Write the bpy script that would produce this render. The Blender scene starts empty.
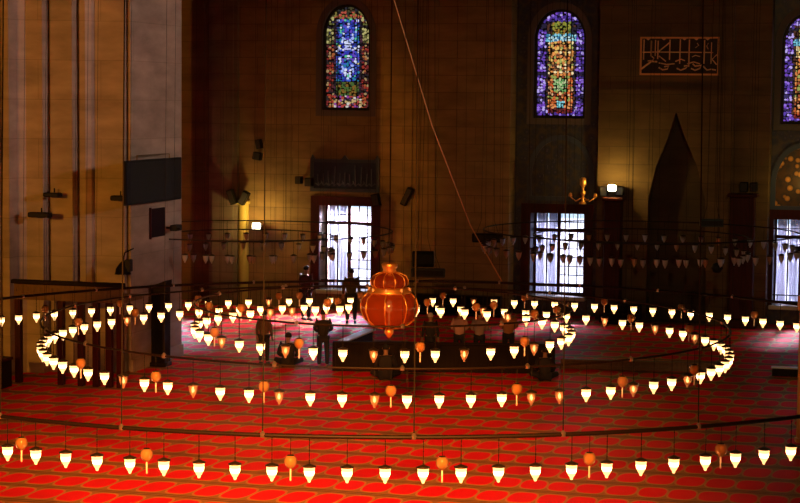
import bpy, bmesh, math, random
from mathutils import Vector, Matrix
random.seed(7)
PI = math.pi
S = bpy.context.scene
C = S.collection
# ------------------------------------------------------------------ camera
F = 1871.5; PITCH = .0812; ROLL = .0097; H = 7.8
R0 = Vector((1, 0, 0)); D0 = Vector((0, math.cos(PITCH), -math.sin(PITCH))); U0 = R0.cross(D0)
RR = R0*math.cos(ROLL)+U0*math.sin(ROLL); UU = U0*math.cos(ROLL)-R0*math.sin(ROLL)
CAM = Vector((0, 0, H))
cam = bpy.data.cameras.new('camera'); co = bpy.data.objects.new('camera', cam); C.objects.link(co)
cam.lens = F*36/800; cam.sensor_width = 36; cam.clip_end = 400; cam.clip_start = .1
m = Matrix((RR, UU, -D0)).transposed().to_4x4(); m.translation = CAM; co.matrix_world = m
S.camera = co
S.view_settings.view_transform = 'Standard'; S.view_settings.look = 'None'
S.view_settings.gamma = 1; S.view_settings.use_curve_mapping = False
S.view_settings.exposure = 0.0
S.cycles.use_denoising = True
S.cycles.max_bounces = 6; S.cycles.diffuse_bounces = 3; S.cycles.transparent_max_bounces = 16
S.cycles.sample_clamp_indirect = 3

def ray(x, y): return (RR*((x-400)/F)+UU*((251.5-y)/F)+D0)
def on_z(x, y, z=0):
    r = ray(x, y); return CAM+r*((z-H)/r.z)
def on_Y(x, y, Y):
    r = ray(x, y); return CAM+r*(Y/r.y)
def pix(p):
    q = Vector(p)-CAM; zc = q.dot(D0)
    return 400+F*q.dot(RR)/zc, 251.5-F*q.dot(UU)/zc
# room frame: x = along the qibla wall, y = depth beyond it, z = up
ALPHA = math.radians(16)
ORG = on_z(345, 309, 0)
ROOM = Matrix.Translation(ORG) @ Matrix.Rotation(-ALPHA, 4, 'Z')
RINV = ROOM.inverted()
def wall(x, y, v=0.0):
    """room coords (u, z) where the pixel's ray meets the plane depth = v"""
    o = RINV @ CAM; r = RINV.to_3x3() @ ray(x, y); t = (v-o.y)/r.y
    p = o+r*t; return p.x, p.z
def side(x, y, u):
    o = RINV @ CAM; r = RINV.to_3x3() @ ray(x, y); t = (u-o.x)/r.x
    p = o+r*t; return p.y, p.z
def room(u, v, z): return ROOM @ Vector((u, v, z))

# ------------------------------------------------------------------ world + lights
w = bpy.data.worlds.new('world'); S.world = w; w.use_nodes = True
bg = w.node_tree.nodes['Background']; bg.inputs[0].default_value = (.62, .78, 1, 1); bg.inputs[1].default_value = 1.45
def area(name, loc, target, sx, sy, power, col, spread=180):
    l = bpy.data.lights.new(name, 'AREA'); l.shape = 'RECTANGLE'; l.size = sx; l.size_y = sy; l.energy = power; l.color = col
    l.spread = math.radians(spread)
    o = bpy.data.objects.new(name, l); C.objects.link(o); o.location = loc
    o.rotation_euler = (Vector(target)-Vector(loc)).to_track_quat('-Z', 'Y').to_euler(); return o
def spot(name, loc, target, power, col, ang, blend=.8, rad=.3):
    l = bpy.data.lights.new(name, 'SPOT'); l.energy = power; l.color = col; l.spot_size = math.radians(ang); l.spot_blend = blend; l.shadow_soft_size = rad
    o = bpy.data.objects.new(name, l); C.objects.link(o); o.location = loc
    o.rotation_euler = (Vector(target)-Vector(loc)).to_track_quat('-Z', 'Y').to_euler(); return o
def point(name, loc, power, col, rad=.1):
    l = bpy.data.lights.new(name, 'POINT'); l.energy = power; l.color = col; l.shadow_soft_size = rad
    o = bpy.data.objects.new(name, l); C.objects.link(o); o.location = loc; return o
# unseen warm fill spots added around the camera for pier, walls and carpet
spot('warm_fill_spot', (-30, 0, 12), (-14.1, 50, 6.5), 40000, (1, .38, .03), 15, .3)
spot('warm_fill_spot', (8, -2, 12), (9.2, 43, 2), 9000, (1, .5, .15), 5, .8)
spot('warm_fill_spot', (-2, -2, 16), (-2, 31.5, 0), 230000, (1, .32, .05), 26, 1.0, 1.6)
spot('warm_fill_spot', (-6, 4, 16), (-1.2, 66, 6), 11000, (1, .47, .08), 14, 1.0)
spot('warm_fill_spot', (6, -2, 16), (12.5, 60, 8), 8500, (1, .64, .26), 22, 1.0)
# unseen spot added at the right, standing in for daylight on the pier side
spot('side_fill_spot', (30, 34, 14), (-8, 55, 9), 21000, (1, .72, .62), 22, 1.0, 1.5)
DAY = (.80, .72, 1.0)
sun_l = bpy.data.lights.new('sun', 'SUN'); sun_l.energy = 11.0; sun_l.angle = math.radians(7); sun_l.color = (.88, .80, 1)
sun = bpy.data.objects.new('sun', sun_l); C.objects.link(sun)
sun.rotation_euler = Vector((-.40, -1, -.50)).to_track_quat('-Z', 'Y').to_euler()

# ------------------------------------------------------------------ materials
MATS = {}
def mat(name, col=(.5, .5, .5), rough=.6, metal=0, emit=None, es=0, spec=.5, trans=0, build=None):
    if name in MATS: return MATS[name]
    m = bpy.data.materials.new(name); m.use_nodes = True
    nt = m.node_tree; b = nt.nodes['Principled BSDF']
    b.inputs['Base Color'].default_value = (*col, 1); b.inputs['Roughness'].default_value = rough
    b.inputs['Metallic'].default_value = metal; b.inputs['Specular IOR Level'].default_value = spec
    b.inputs['Transmission Weight'].default_value = trans
    if emit: b.inputs['Emission Color'].default_value = (*emit, 1); b.inputs['Emission Strength'].default_value = es
    if build: build(nt, b)
    MATS[name] = m; return m
def ramp(nt, fac, stops):
    r = nt.nodes.new('ShaderNodeValToRGB'); cr = r.color_ramp
    while len(cr.elements) < len(stops): cr.elements.new(.5)
    for e, (p, c) in zip(cr.elements, stops): e.position = p; e.color = (*c, 1)
    nt.links.new(fac, r.inputs[0]); return r.outputs[0]
def mixc(nt, fac, a, b, mode='MIX'):
    n = nt.nodes.new('ShaderNodeMix'); n.data_type = 'RGBA'; n.blend_type = mode
    for k, v in ((0, fac), (6, a), (7, b)):
        if isinstance(v, (int, float)): n.inputs[k].default_value = v
        elif isinstance(v, tuple): n.inputs[k].default_value = (*v, 1)
        else: nt.links.new(v, n.inputs[k])
    return n.outputs[2]
def mathn(nt, op, a, b=None, c=None):
    n = nt.nodes.new('ShaderNodeMath'); n.operation = op
    for k, v in enumerate((a, b, c)):
        if v is None: continue
        if isinstance(v, (int, float)): n.inputs[k].default_value = v
        else: nt.links.new(v, n.inputs[k])
    return n.outputs[0]
def coords(nt): return nt.nodes.new('ShaderNodeTexCoord').outputs['Object']
def noise(nt, vec, scale, detail=4, rough=.55):
    n = nt.nodes.new('ShaderNodeTexNoise'); n.inputs['Scale'].default_value = scale; n.inputs['Detail'].default_value = detail; n.inputs['Roughness'].default_value = rough
    nt.links.new(vec, n.inputs['Vector']); return n.outputs[0]
def mapping(nt, vec, sc=(1, 1, 1), rot=(0, 0, 0)):
    n = nt.nodes.new('ShaderNodeMapping'); n.inputs['Scale'].default_value = sc; n.inputs['Rotation'].default_value = rot
    nt.links.new(vec, n.inputs['Vector']); return n.outputs[0]
def bump(nt, b, h, s=.3, d=.02):
    n = nt.nodes.new('ShaderNodeBump'); n.inputs['Strength'].default_value = s; n.inputs['Distance'].default_value = d
    nt.links.new(h, n.inputs['Height']); nt.links.new(n.outputs[0], b.inputs['Normal'])

def stone_build(c1, c2, mortar, bw=1.4, bh=.62):
    def f(nt, b):
        v = coords(nt)
        sep = nt.nodes.new('ShaderNodeSeparateXYZ'); nt.links.new(v, sep.inputs[0])
        uu = mathn(nt, 'ADD', sep.outputs[0], sep.outputs[1])
        cmb = nt.nodes.new('ShaderNodeCombineXYZ'); nt.links.new(uu, cmb.inputs[0]); nt.links.new(sep.outputs[2], cmb.inputs[1])
        br = nt.nodes.new('ShaderNodeTexBrick'); br.inputs['Scale'].default_value = 1
        br.inputs['Brick Width'].default_value = bw; br.inputs['Row Height'].default_value = bh
        br.inputs['Mortar Size'].default_value = .012; br.inputs['Mortar Smooth'].default_value = .3; br.inputs['Bias'].default_value = 0
        br.inputs['Color1'].default_value = (*c1, 1); br.inputs['Color2'].default_value = (*c2, 1); br.inputs['Mortar'].default_value = (*mortar, 1)
        nt.links.new(cmb.outputs[0], br.inputs['Vector'])
        n = noise(nt, mapping(nt, v, (.5, .5, 1.6)), 1.3, 6)
        k = ramp(nt, n, [(.3, (.62, .6, .58)), (.7, (1.15, 1.12, 1.08))])
        nt.links.new(mixc(nt, 1.0, br.outputs[0], k, 'MULTIPLY'), b.inputs['Base Color'])
        bump(nt, b, n, .15, .03)
    return f
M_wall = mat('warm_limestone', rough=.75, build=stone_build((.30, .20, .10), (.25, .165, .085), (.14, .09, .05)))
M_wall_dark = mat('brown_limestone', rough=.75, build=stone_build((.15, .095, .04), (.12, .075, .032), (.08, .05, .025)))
M_pier = mat('grey_marble', rough=.55, build=stone_build((.42, .33, .26), (.38, .295, .23), (.3, .23, .17), 2.4, 1.1))
M_tile = None
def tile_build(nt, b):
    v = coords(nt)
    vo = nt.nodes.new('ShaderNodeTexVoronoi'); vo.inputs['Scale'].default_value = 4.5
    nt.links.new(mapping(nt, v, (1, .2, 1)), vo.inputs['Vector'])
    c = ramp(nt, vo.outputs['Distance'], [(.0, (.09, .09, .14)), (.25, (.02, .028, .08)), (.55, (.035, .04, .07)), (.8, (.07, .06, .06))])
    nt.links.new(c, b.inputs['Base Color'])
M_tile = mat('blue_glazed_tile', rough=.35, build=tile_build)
def gold_build(nt, b):
    v = coords(nt)
    vo = nt.nodes.new('ShaderNodeTexVoronoi'); vo.inputs['Scale'].default_value = 3.6
    nt.links.new(mapping(nt, v, (1, .2, 1)), vo.inputs['Vector'])
    c = ramp(nt, vo.outputs['Distance'], [(.0, (.9, .45, .1)), (.3, (.55, .25, .05)), (.4, (.04, .03, .03)), (.7, (.1, .05, .02))])
    nt.links.new(c, b.inputs['Base Color'])
M_gold_tile = mat('gilded_tile', rough=.35, build=gold_build)
def wood_build(c1, c2):
    def f(nt, b):
        v = coords(nt); n = noise(nt, mapping(nt, v, (14, 14, 1.2)), 1, 4)
        nt.links.new(ramp(nt, n, [(.3, c1), (.7, c2)]), b.inputs['Base Color']); bump(nt, b, n, .1, .005)
    return f
M_redwood = mat('dark_red_wood', rough=.5, spec=.2, build=wood_build((.03, .004, .003), (.06, .007, .005)))
M_darkwood = mat('dark_walnut', rough=.6, spec=.15, build=wood_build((.008, .004, .003), (.016, .008, .005)))
M_midwood = mat('oiled_wood', rough=.5, build=wood_build((.10, .045, .015), (.17, .08, .03)))
M_orangewood = mat('orange_pine', rough=.45, build=wood_build((.65, .25, .04), (.8, .36, .08)))
M_black = mat('black_plastic', (.005, .004, .004), .6, spec=.15)
M_screen = mat('black_screen', (.005, .004, .005), .5, spec=.15)
M_grey = mat('grey_metal', (.02, .02, .022), .6, 0, spec=.2)
M_iron = mat('wrought_iron', (.018, .016, .015), .7, 0, spec=.2)
M_rod = mat('bronze_rod', (.014, .008, .005), .5, .3, spec=.25)
M_cable = mat('steel_cable', (.018, .014, .012), .8, 0, spec=.1)
M_cap = mat('tarnished_brass', (.06, .045, .03), .45, .8)
M_rope = mat('hemp_rope', (.5, .26, .1), .8)
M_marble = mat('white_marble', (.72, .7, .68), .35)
M_whitepaint = mat('white_paint', (.75, .74, .76), .5)
def lit_build(nt, b):
    # frosted glass glowing from the flame inside: brighter at the middle of its height
    g = nt.nodes.new('ShaderNodeTexCoord').outputs['Object']
    sep = nt.nodes.new('ShaderNodeSeparateXYZ'); nt.links.new(g, sep.inputs[0])
    d = mathn(nt, 'ABSOLUTE', mathn(nt, 'ADD', sep.outputs[2], -.01))
    s = mathn(nt, 'MAXIMUM', mathn(nt, 'SUBTRACT', 20.0, mathn(nt, 'MULTIPLY', d, 420.0)), 1.9)
    nt.links.new(s, b.inputs['Emission Strength'])
M_lit = mat('lit_frosted_glass', (.9, .8, .6), .3, emit=(1, .54, .20), es=25, build=lit_build)
def glass_mat(name, col, alpha, tr=.6):
    if name in MATS: return MATS[name]
    m = bpy.data.materials.new(name); m.use_nodes = True; nt = m.node_tree; nt.nodes.clear()
    out = nt.nodes.new('ShaderNodeOutputMaterial')
    t = nt.nodes.new('ShaderNodeBsdfTransparent'); t.inputs[0].default_value = (*[min(1, c*.5+.5) for c in col], 1)
    tl = nt.nodes.new('ShaderNodeBsdfTranslucent'); tl.inputs[0].default_value = (*col, 1)
    df = nt.nodes.new('ShaderNodeBsdfDiffuse'); df.inputs[0].default_value = (*col, 1)
    gl = nt.nodes.new('ShaderNodeBsdfGlossy'); gl.inputs['Roughness'].default_value = .12
    m1 = nt.nodes.new('ShaderNodeMixShader'); m1.inputs[0].default_value = tr
    nt.links.new(df.outputs[0], m1.inputs[1]); nt.links.new(tl.outputs[0], m1.inputs[2])
    m2 = nt.nodes.new('ShaderNodeMixShader'); m2.inputs[0].default_value = alpha
    nt.links.new(t.outputs[0], m2.inputs[1]); nt.links.new(m1.outputs[0], m2.inputs[2])
    fr = nt.nodes.new('ShaderNodeFresnel'); fr.inputs[0].default_value = 1.5
    m3 = nt.nodes.new('ShaderNodeMixShader'); nt.links.new(fr.outputs[0], m3.inputs[0])
    nt.links.new(m2.outputs[0], m3.inputs[1]); nt.links.new(gl.outputs[0], m3.inputs[2])
    nt.links.new(m3.outputs[0], out.inputs[0]); MATS[name] = m; return m
M_unlit = glass_mat('unlit_amber_glass', (1, .62, .40), .5)
M_globe = glass_mat('amber_globe_glass', (.95, .52, .2), .6)
M_clear = glass_mat('clear_cup_glass', (1, .97, 1), .9, .75)
M_pane = glass_mat('window_pane', (.9, .95, 1), .05)
M_curtain = glass_mat('lavender_curtain', (.68, .69, .78), .85, .9)
M_copperglass = glass_mat('copper_amber_glass', (.36, .06, .010), .96, .6)
M_brass = mat('polished_brass', (1, .52, .16), .38, .85)
M_glow = mat('small_flame_bulb', (1, .8, .5), .3, emit=(1, .6, .25), es=12)
M_white_lamp = mat('white_floodlight_glass', (1, 1, 1), .3, emit=(1, .9, .65), es=9)

# ------------------------------------------------------------------ mesh helpers
def box(bm, x0, x1, y0, y1, z0, z1):
    v = [bm.verts.new((x, y, z)) for x in (x0, x1) for y in (y0, y1) for z in (z0, z1)]
    for f in ((0, 1, 3, 2), (4, 6, 7, 5), (0, 4, 5, 1), (2, 3, 7, 6), (0, 2, 6, 4), (1, 5, 7, 3)): bm.faces.new([v[i] for i in f])
def bevel_box(bm, x0, x1, y0, y1, z0, z1, r=.02):
    t = bmesh.new(); box(t, x0, x1, y0, y1, z0, z1)
    bmesh.ops.recalc_face_normals(t, faces=t.faces[:])
    bmesh.ops.bevel(t, geom=t.edges[:], offset=r, segments=2, affect='EDGES', profile=.5)
    me = bpy.data.meshes.new('t'); t.to_mesh(me); t.free(); bm.from_mesh(me); bpy.data.meshes.remove(me)
def tube(bm, pts, r, n=8, closed=False, radii=None):
    pts = [Vector(p) for p in pts]; rings = []; N = len(pts)
    for i, p in enumerate(pts):
        a = pts[(i-1) % N] if (closed or i) else p; b = pts[(i+1) % N] if (closed or i < N-1) else p
        d = (b-a).normalized(); up = Vector((0, 0, 1)) if abs(d.z) < .9 else Vector((1, 0, 0))
        s = d.cross(up).normalized(); t = s.cross(d); rr = radii[i] if radii else r
        rings.append([bm.verts.new(p+(s*math.cos(2*PI*k/n)+t*math.sin(2*PI*k/n))*rr) for k in range(n)])
    for i in range(N if closed else N-1):
        A, B = rings[i], rings[(i+1) % N]
        for k in range(n): bm.faces.new((A[k], A[(k+1) % n], B[(k+1) % n], B[k]))
    if not closed: bm.faces.new(rings[0][::-1]); bm.faces.new(rings[-1])
def lathe(bm, prof, n=16, c=(0, 0, 0), lobes=0, amp=0):
    rings = []
    for r, z in prof:
        if r < 1e-5: rings.append([bm.verts.new((c[0], c[1], c[2]+z))]); continue
        ring = []
        for k in range(n):
            a = 2*PI*k/n; rr = r*(1-amp+amp*abs(math.cos(lobes*a/2))**.6) if lobes else r
            ring.append(bm.verts.new((c[0]+rr*math.cos(a), c[1]+rr*math.sin(a), c[2]+z)))
        rings.append(ring)
    for A, B in zip(rings, rings[1:]):
        if len(A) == 1 and len(B) == 1: continue
        for k in range(n):
            k2 = (k+1) % n
            if len(A) == 1: bm.faces.new((A[0], B[k2], B[k]))
            elif len(B) == 1: bm.faces.new((A[k], A[k2], B[0]))
            else: bm.faces.new((A[k], A[k2], B[k2], B[k]))
def holed(bm, outline, holes, y0, y1):
    """polygon in x,z with holes, extruded from depth y0 to y1"""
    t = bmesh.new()
    for loop in [outline]+holes:
        vs = [t.verts.new((x, y0, z)) for x, z in loop]
        for i in range(len(vs)): t.edges.new((vs[i], vs[(i+1) % len(vs)]))
    bmesh.ops.triangle_fill(t, edges=t.edges[:], use_beauty=True)
    g = bmesh.ops.extrude_face_region(t, geom=t.faces[:])
    for v in g['geom']:
        if isinstance(v, bmesh.types.BMVert): v.co.y = y1
    bmesh.ops.recalc_face_normals(t, faces=t.faces[:])
    me = bpy.data.meshes.new('t'); t.to_mesh(me); t.free(); bm.from_mesh(me); bpy.data.meshes.remove(me)
def arch(u0, u1, z0, z1, spring, n=10, pointy=.12):
    """pointed-arch outline"""
    cx = (u0+u1)/2; w_ = (u1-u0)/2; pts = [(u0, z0), (u1, z0)]
    for k in range(n+1):
        a = k/n*PI/2; pts.append((cx+w_*math.cos(a)**(1-pointy), spring+(z1-spring)*math.sin(a)**(1+pointy)))
    for k in range(n-1, -1, -1):
        a = k/n*PI/2; pts.append((cx-w_*math.cos(a)**(1-pointy), spring+(z1-spring)*math.sin(a)**(1+pointy)))
    return pts
def rect(u0, u1, z0, z1): return [(u0, z0), (u1, z0), (u1, z1), (u0, z1)]
def obj(name, bm, m, parent=None, matrix=None, smooth=False, fix=True, label=None):
    if fix: bmesh.ops.recalc_face_normals(bm, faces=bm.faces[:])
    me = bpy.data.meshes.new(name); bm.to_mesh(me); bm.free()
    for mm in (m if isinstance(m, list) else [m]): me.materials.append(mm)
    if smooth:
        for p in me.polygons: p.use_smooth = True
    o = bpy.data.objects.new(name, me); C.objects.link(o)
    if parent: o.parent = parent
    if matrix is not None: o.matrix_world = matrix
    if label: o['label'] = label
    return o
def tag(o, label=None, cat=None, group=None, kind=None):
    if label: o['label'] = label
    if cat: o['category'] = cat
    if group: o['group'] = group
    if kind: o['kind'] = kind
    return o
def thing(name, label, cat, loc=(0, 0, 0), rotz=0, group=None, matrix=None):
    o = bpy.data.objects.new(name, None); o.empty_display_size = .2; C.objects.link(o)
    if matrix is not None: o.matrix_world = matrix
    else: o.location = loc; o.rotation_euler = (0, 0, rotz)
    return tag(o, label, cat, group)
def struct(name, bm, m, parent=None, matrix=ROOM, **k):
    o = obj(name, bm, m, parent, matrix, **k)
    if not parent: o['kind'] = 'structure'
    return o
def rm(u, v, z=0): return ROOM @ Matrix.Translation((u, v, z))   # a thing standing in the room frame
def bmn(fn, *a, **k):
    b = bmesh.new(); fn(b, *a, **k); return b

# ------------------------------------------------------------------ floor
def carpet_build(nt, b):
    v = coords(nt)
    wn = nt.nodes.new('ShaderNodeTexNoise'); wn.inputs['Scale'].default_value = .25; wn.inputs['Detail'].default_value = 2
    nt.links.new(v, wn.inputs['Vector'])
    sep = nt.nodes.new('ShaderNodeSeparateXYZ'); nt.links.new(v, sep.inputs[0])
    x = mathn(nt, 'ADD', sep.outputs[0], mathn(nt, 'MULTIPLY', wn.outputs[0], .35))
    y = mathn(nt, 'ADD', sep.outputs[1], mathn(nt, 'MULTIPLY', wn.outputs[0], .5))
    fx = mathn(nt, 'ABSOLUTE', mathn(nt, 'SUBTRACT', mathn(nt, 'FRACT', mathn(nt, 'DIVIDE', x, .60)), .5))
    fy = mathn(nt, 'SUBTRACT', mathn(nt, 'FRACT', mathn(nt, 'DIVIDE', y, 1.34)), .5)
    ay = mathn(nt, 'ABSOLUTE', fy)
    d = mathn(nt, 'ADD', mathn(nt, 'POWER', mathn(nt, 'DIVIDE', fx, .45), 3.4), mathn(nt, 'POWER', mathn(nt, 'DIVIDE', ay, .34), 2.6))
    red = mathn(nt, 'LESS_THAN', d, 1.0)
    rim = mathn(nt, 'LESS_THAN', mathn(nt, 'ABSOLUTE', mathn(nt, 'SUBTRACT', d, 1.25)), .25)
    band = mathn(nt, 'LESS_THAN', mathn(nt, 'ABSOLUTE', mathn(nt, 'SUBTRACT', ay, .455)), .018)
    n = noise(nt, v, 3.0, 4)
    tan = mixc(nt, n, (.30, .135, .045), (.40, .20, .065))
    c = mixc(nt, rim, tan, (.56, .25, .07))
    c = mixc(nt, band, c, (.13, .05, .02))
    c = mixc(nt, red, c, mixc(nt, n, (.78, .010, .022), (.86, .014, .030)))
    nt.links.new(c, b.inputs['Base Color'])
    fib = noise(nt, v, 60, 2); bump(nt, b, fib, .4, .01)
M_carpet = mat('prayer_carpet', rough=.5, spec=.015, build=carpet_build)
bm = bmesh.new(); box(bm, -45, 45, -80, 2.2, -.3, 0)
struct('floor', bm, M_carpet)

# ------------------------------------------------------------------ qibla wall with its openings
TOP = 20.0; TH = 1.5
def uw(x, y=200, v=0): return wall(x, y, v)[0]
BAYV = .9
uA0, uA1 = uw(209), uw(509)
uB1 = uw(597); uC1 = uw(768); uD1 = uC1+(uB1-uA1)
# lower windows (u0,u1,z0,z1)
def win_rect(x0, x1, yt, yb, v):
    u0, zt = wall(x0, yt, v); u1, zb = wall(x1, yb, v); return u0, u1, zb, zt
W1 = win_rect(320, 371, 205, 291, 0); W2 = win_rect(531, 583, 212.5, 297, BAYV)
d12 = W2[0]-W1[0]
W3 = win_rect(774, 829, 219, 307, BAYV)
W0 = (W1[0]-d12-1.6, W1[1]-d12-1.6, W1[2], W1[3])
def arch_win(x0, x1, yt, yb, ys, v):
    u0, z0 = wall(x0, yb, v); u1, _ = wall(x1, yb, v); xm = (x0+x1)/2
    return (u0, u1, z0, wall(xm, yt, v)[1], wall(xm, ys, v)[1])
A1 = arch_win(322, 370, 4, 110, 34, 0); A2 = arch_win(533, 585, 9, 118, 38, BAYV); A3 = arch_win(780, 832, 13, 124, 42, BAYV)
M_w = M_wall
bm = bmesh.new(); holed(bm, rect(uA0, uA1, 0, TOP), [rect(*W1), arch(*A1)], 0, TH)
struct('wall_back', bm, M_wall)
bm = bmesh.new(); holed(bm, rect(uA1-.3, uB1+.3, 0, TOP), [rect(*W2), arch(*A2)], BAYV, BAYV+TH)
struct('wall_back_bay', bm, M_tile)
# mihrab niche opening in the section between the two bays
def P(x, y, v=0): return wall(x, y, v)
nz = [P(676, 112), P(667, 140), P(656, 166), P(648, 200)]; nzr = [P(705, 200), P(697, 166), P(686, 140)]
niche = [(P(646, 300)[0], .02)]+[(P(648, 200)[0], P(648, 200)[1])]+[P(656, 166), P(667, 140), P(676, 112), P(686, 140), P(697, 166), P(705, 200)]+[(P(706, 300)[0], .02)]
bm = bmesh.new(); holed(bm, rect(uB1, uC1, 0, TOP), [niche], 0, TH)
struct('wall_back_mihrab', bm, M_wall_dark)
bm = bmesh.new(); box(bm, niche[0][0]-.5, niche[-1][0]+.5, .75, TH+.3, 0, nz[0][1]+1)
struct('wall_mihrab_niche', bm, mat('shaded_niche_stone', rough=.75, build=stone_build((.07, .042, .02), (.055, .033, .016), (.04, .025, .012))))  # recess shade put into the stone colour, darker than the wall
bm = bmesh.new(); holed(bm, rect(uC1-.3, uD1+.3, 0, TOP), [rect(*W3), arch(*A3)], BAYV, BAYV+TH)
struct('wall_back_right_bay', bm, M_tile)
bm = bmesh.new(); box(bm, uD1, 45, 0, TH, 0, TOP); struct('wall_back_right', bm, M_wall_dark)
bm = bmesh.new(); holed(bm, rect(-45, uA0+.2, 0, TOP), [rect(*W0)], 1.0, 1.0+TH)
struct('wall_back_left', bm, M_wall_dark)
for nm, a in (('wall_left', (-45.5, -45, -80, 3)), ('wall_right', (45, 45.5, -80, 3)), ('wall_front', (-45, 45, -80.5, -80))):
    bm = bmesh.new(); box(bm, *a, 0, TOP); struct(nm, bm, M_wall_dark)
bm = bmesh.new(); box(bm, -45.5, 45.5, -80.5, 4, TOP, TOP+.4); struct('ceiling', bm, M_wall_dark)
# pilaster trim at the left end of the wall
ua, ub = uw(211), uw(239)
bm = bmesh.new(); box(bm, ua, ub, -.22, 0, 0, TOP); box(bm, ua+.15, ub-.15, -.28, -.22, 0, TOP)
struct('trim_1', bm, mat('grey_brown_stone', rough=.7, build=stone_build((.2, .17, .15), (.18, .15, .13), (.1, .08, .07))))
ua, ub = uw(239), uw(249)
bm = bmesh.new(); tube(bm, [((ua+ub)/2, -.02, 0), ((ua+ub)/2, -.02, wall(244, 204)[1])], (ub-ua)/2, 16)
bevel_box(bm, ua-.06, ub+.06, -.3, 0, wall(244, 204)[1], wall(244, 200)[1], .03)
struct('trim_2', bm, mat('lamp_yellow_stone', (.5, .4, .12), .6))  # yellow glow of the nearby lamp put into the column's colour
# vertical joints / shallow pilasters between wall panels
for k, (xa, xb) in enumerate(((396, 412), (430, 436), (726, 731))):
    bm = bmesh.new(); box(bm, uw(xa), uw(xb), -.1, 0, 0, TOP); struct('trim_%d' % (k+3), bm, M_wall if k < 2 else M_wall_dark)
# mouldings round the calligraphy panel
for k, (ya, xa, xb) in enumerate(((8, 600, 764), (94, 600, 764))):
    z = wall(680, ya)[1]
    bm = bmesh.new(); box(bm, uw(xa, ya), uw(xb, ya), -.07, 0, z, z+.14); struct('trim_%d' % (k+6), bm, M_wall_dark)

# courtyard outside the windows
bm = bmesh.new(); box(bm, -60, 60, 2.3, 60, -.5, -.2)
struct('ground_courtyard', bm, mat('courtyard_paving', (.6, .6, .62), .7))
bm = bmesh.new(); box(bm, -60, 60, 22, 22.6, -.2, 1.6)
struct('wall_courtyard', bm, mat('courtyard_stone', (.75, .74, .72), .7))

# ------------------------------------------------------------------ lower windows
def lower_window(n, W, v, yrows=9):
    u0, u1, z0, z1 = W; w_ = u1-u0; h = z1-z0
    e = thing('window_%d' % n, None, None, matrix=rm(u0, v, z0)); e['kind'] = 'structure'
    def p(name, bm, m, **k): return obj(name, bm, m, e, **k)
    bm = bmesh.new(); t = .34
    holed(bm, [(-t, -.05), (w_+t, -.05), (w_+t, h+t), (-t, h+t)], [rect(0, w_, 0, h)], -.09, .03); p('surround', bm, M_redwood)
    bm = bmesh.new(); bevel_box(bm, -.1, w_+.1, -.28, 1.0, -.14, 0.004, .02); p('sill', bm, M_marble)
    yv = .75; um = w_*.46; zt = h*.78
    bm = bmesh.new()
    holed(bm, rect(0, w_, 0, h), [rect(.06, um-.06, .06, zt-.06), rect(um+.06, w_-.07, .06, zt-.06), rect(.06, um-.06, zt+.06, h-.05), rect(um+.06, w_-.07, zt+.06, h-.05)], yv-.05, yv+.05)
    p('sash', bm, M_redwood)
    bm = bmesh.new()
    for k in range(1, 3):
        x = um+.06+(w_-.13-um)*k/3; box(bm, x-.018, x+.018, yv-.02, yv+.02, .05, h-.04)
    box(bm, um*.5-.025, um*.5+.025, yv-.02, yv+.02, .05, h-.04)
    for k in range(1, yrows):
        z = .06+(h-.1)*k/yrows; box(bm, um+.05, w_-.06, yv-.015, yv+.015, z-.016, z+.016)
    z = zt+(h-zt)*.45; box(bm, .05, um, yv-.015, yv+.015, z-.011, z+.011)
    p('muntins', bm, M_iron)
    bm = bmesh.new(); box(bm, .03, w_-.03, yv+.025, yv+.032, .03, h-.03); p('pane', bm, M_pane)
    # two gathered curtains hanging behind the left leaf
    for ca, cb in ((.07, um*.5-.05), (um*.5+.05, um-.07)):
        bm = bmesh.new(); N = 24; rows = []
        for i in range(N+1):
            x = ca+(cb-ca)*i/N; y = yv+.12+.03*math.sin(i*1.9)
            rows.append([bm.verts.new((x, y+d, z)) for d in (0, .008) for z in (.05, h-.05)])
        for A, B in zip(rows, rows[1:]):
            for a, b_ in ((0, 1), (1, 3), (3, 2), (2, 0)): bm.faces.new((A[a], B[a], B[b_], A[b_]))
        bm.faces.new([rows[0][i] for i in (0, 1, 3, 2)]); bm.faces.new([rows[-1][i] for i in (0, 2, 3, 1)])
        p('curtain', bm, M_curtain)
    # iron rail across the bottom of the opening
    bm = bmesh.new()
    for z in (.12, .34): tube(bm, [(0, .18, z), (w_, .18, z)], .022, 6)
    for k in range(6): tube(bm, [(w_*(k+.5)/6, .18, .0), (w_*(k+.5)/6, .18, .34)], .014, 6)
    p('rail', bm, M_iron)
    # sky light entering through this window
    c = room(u0+w_/2+.6, v+TH+1.1, z0+h+1.5); tg = room(u0+w_/2-1.2, v-3.2, 0)
    if n == 7: c = room(u0+w_/2-1.3, v+TH+1.8, z0+h+.85); tg = on_z(258, 340)
    if n == 1: c = room(u0+w_/2+.8, v+TH+1.6, z0+h+.9); tg = room(u0+w_/2-3.5, v-7, 0)
    area('window_daylight', c, tg, 3.2, .8 if n == 7 else 1.4, {7: 40000, 1: 13000, 2: 9000, 3: 5500}[n], DAY, 80)
for n, W, v in ((1, W1, 0), (2, W2, BAYV), (3, W3, BAYV), (7, W0, 1.0)): lower_window(n, W, v)

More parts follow.
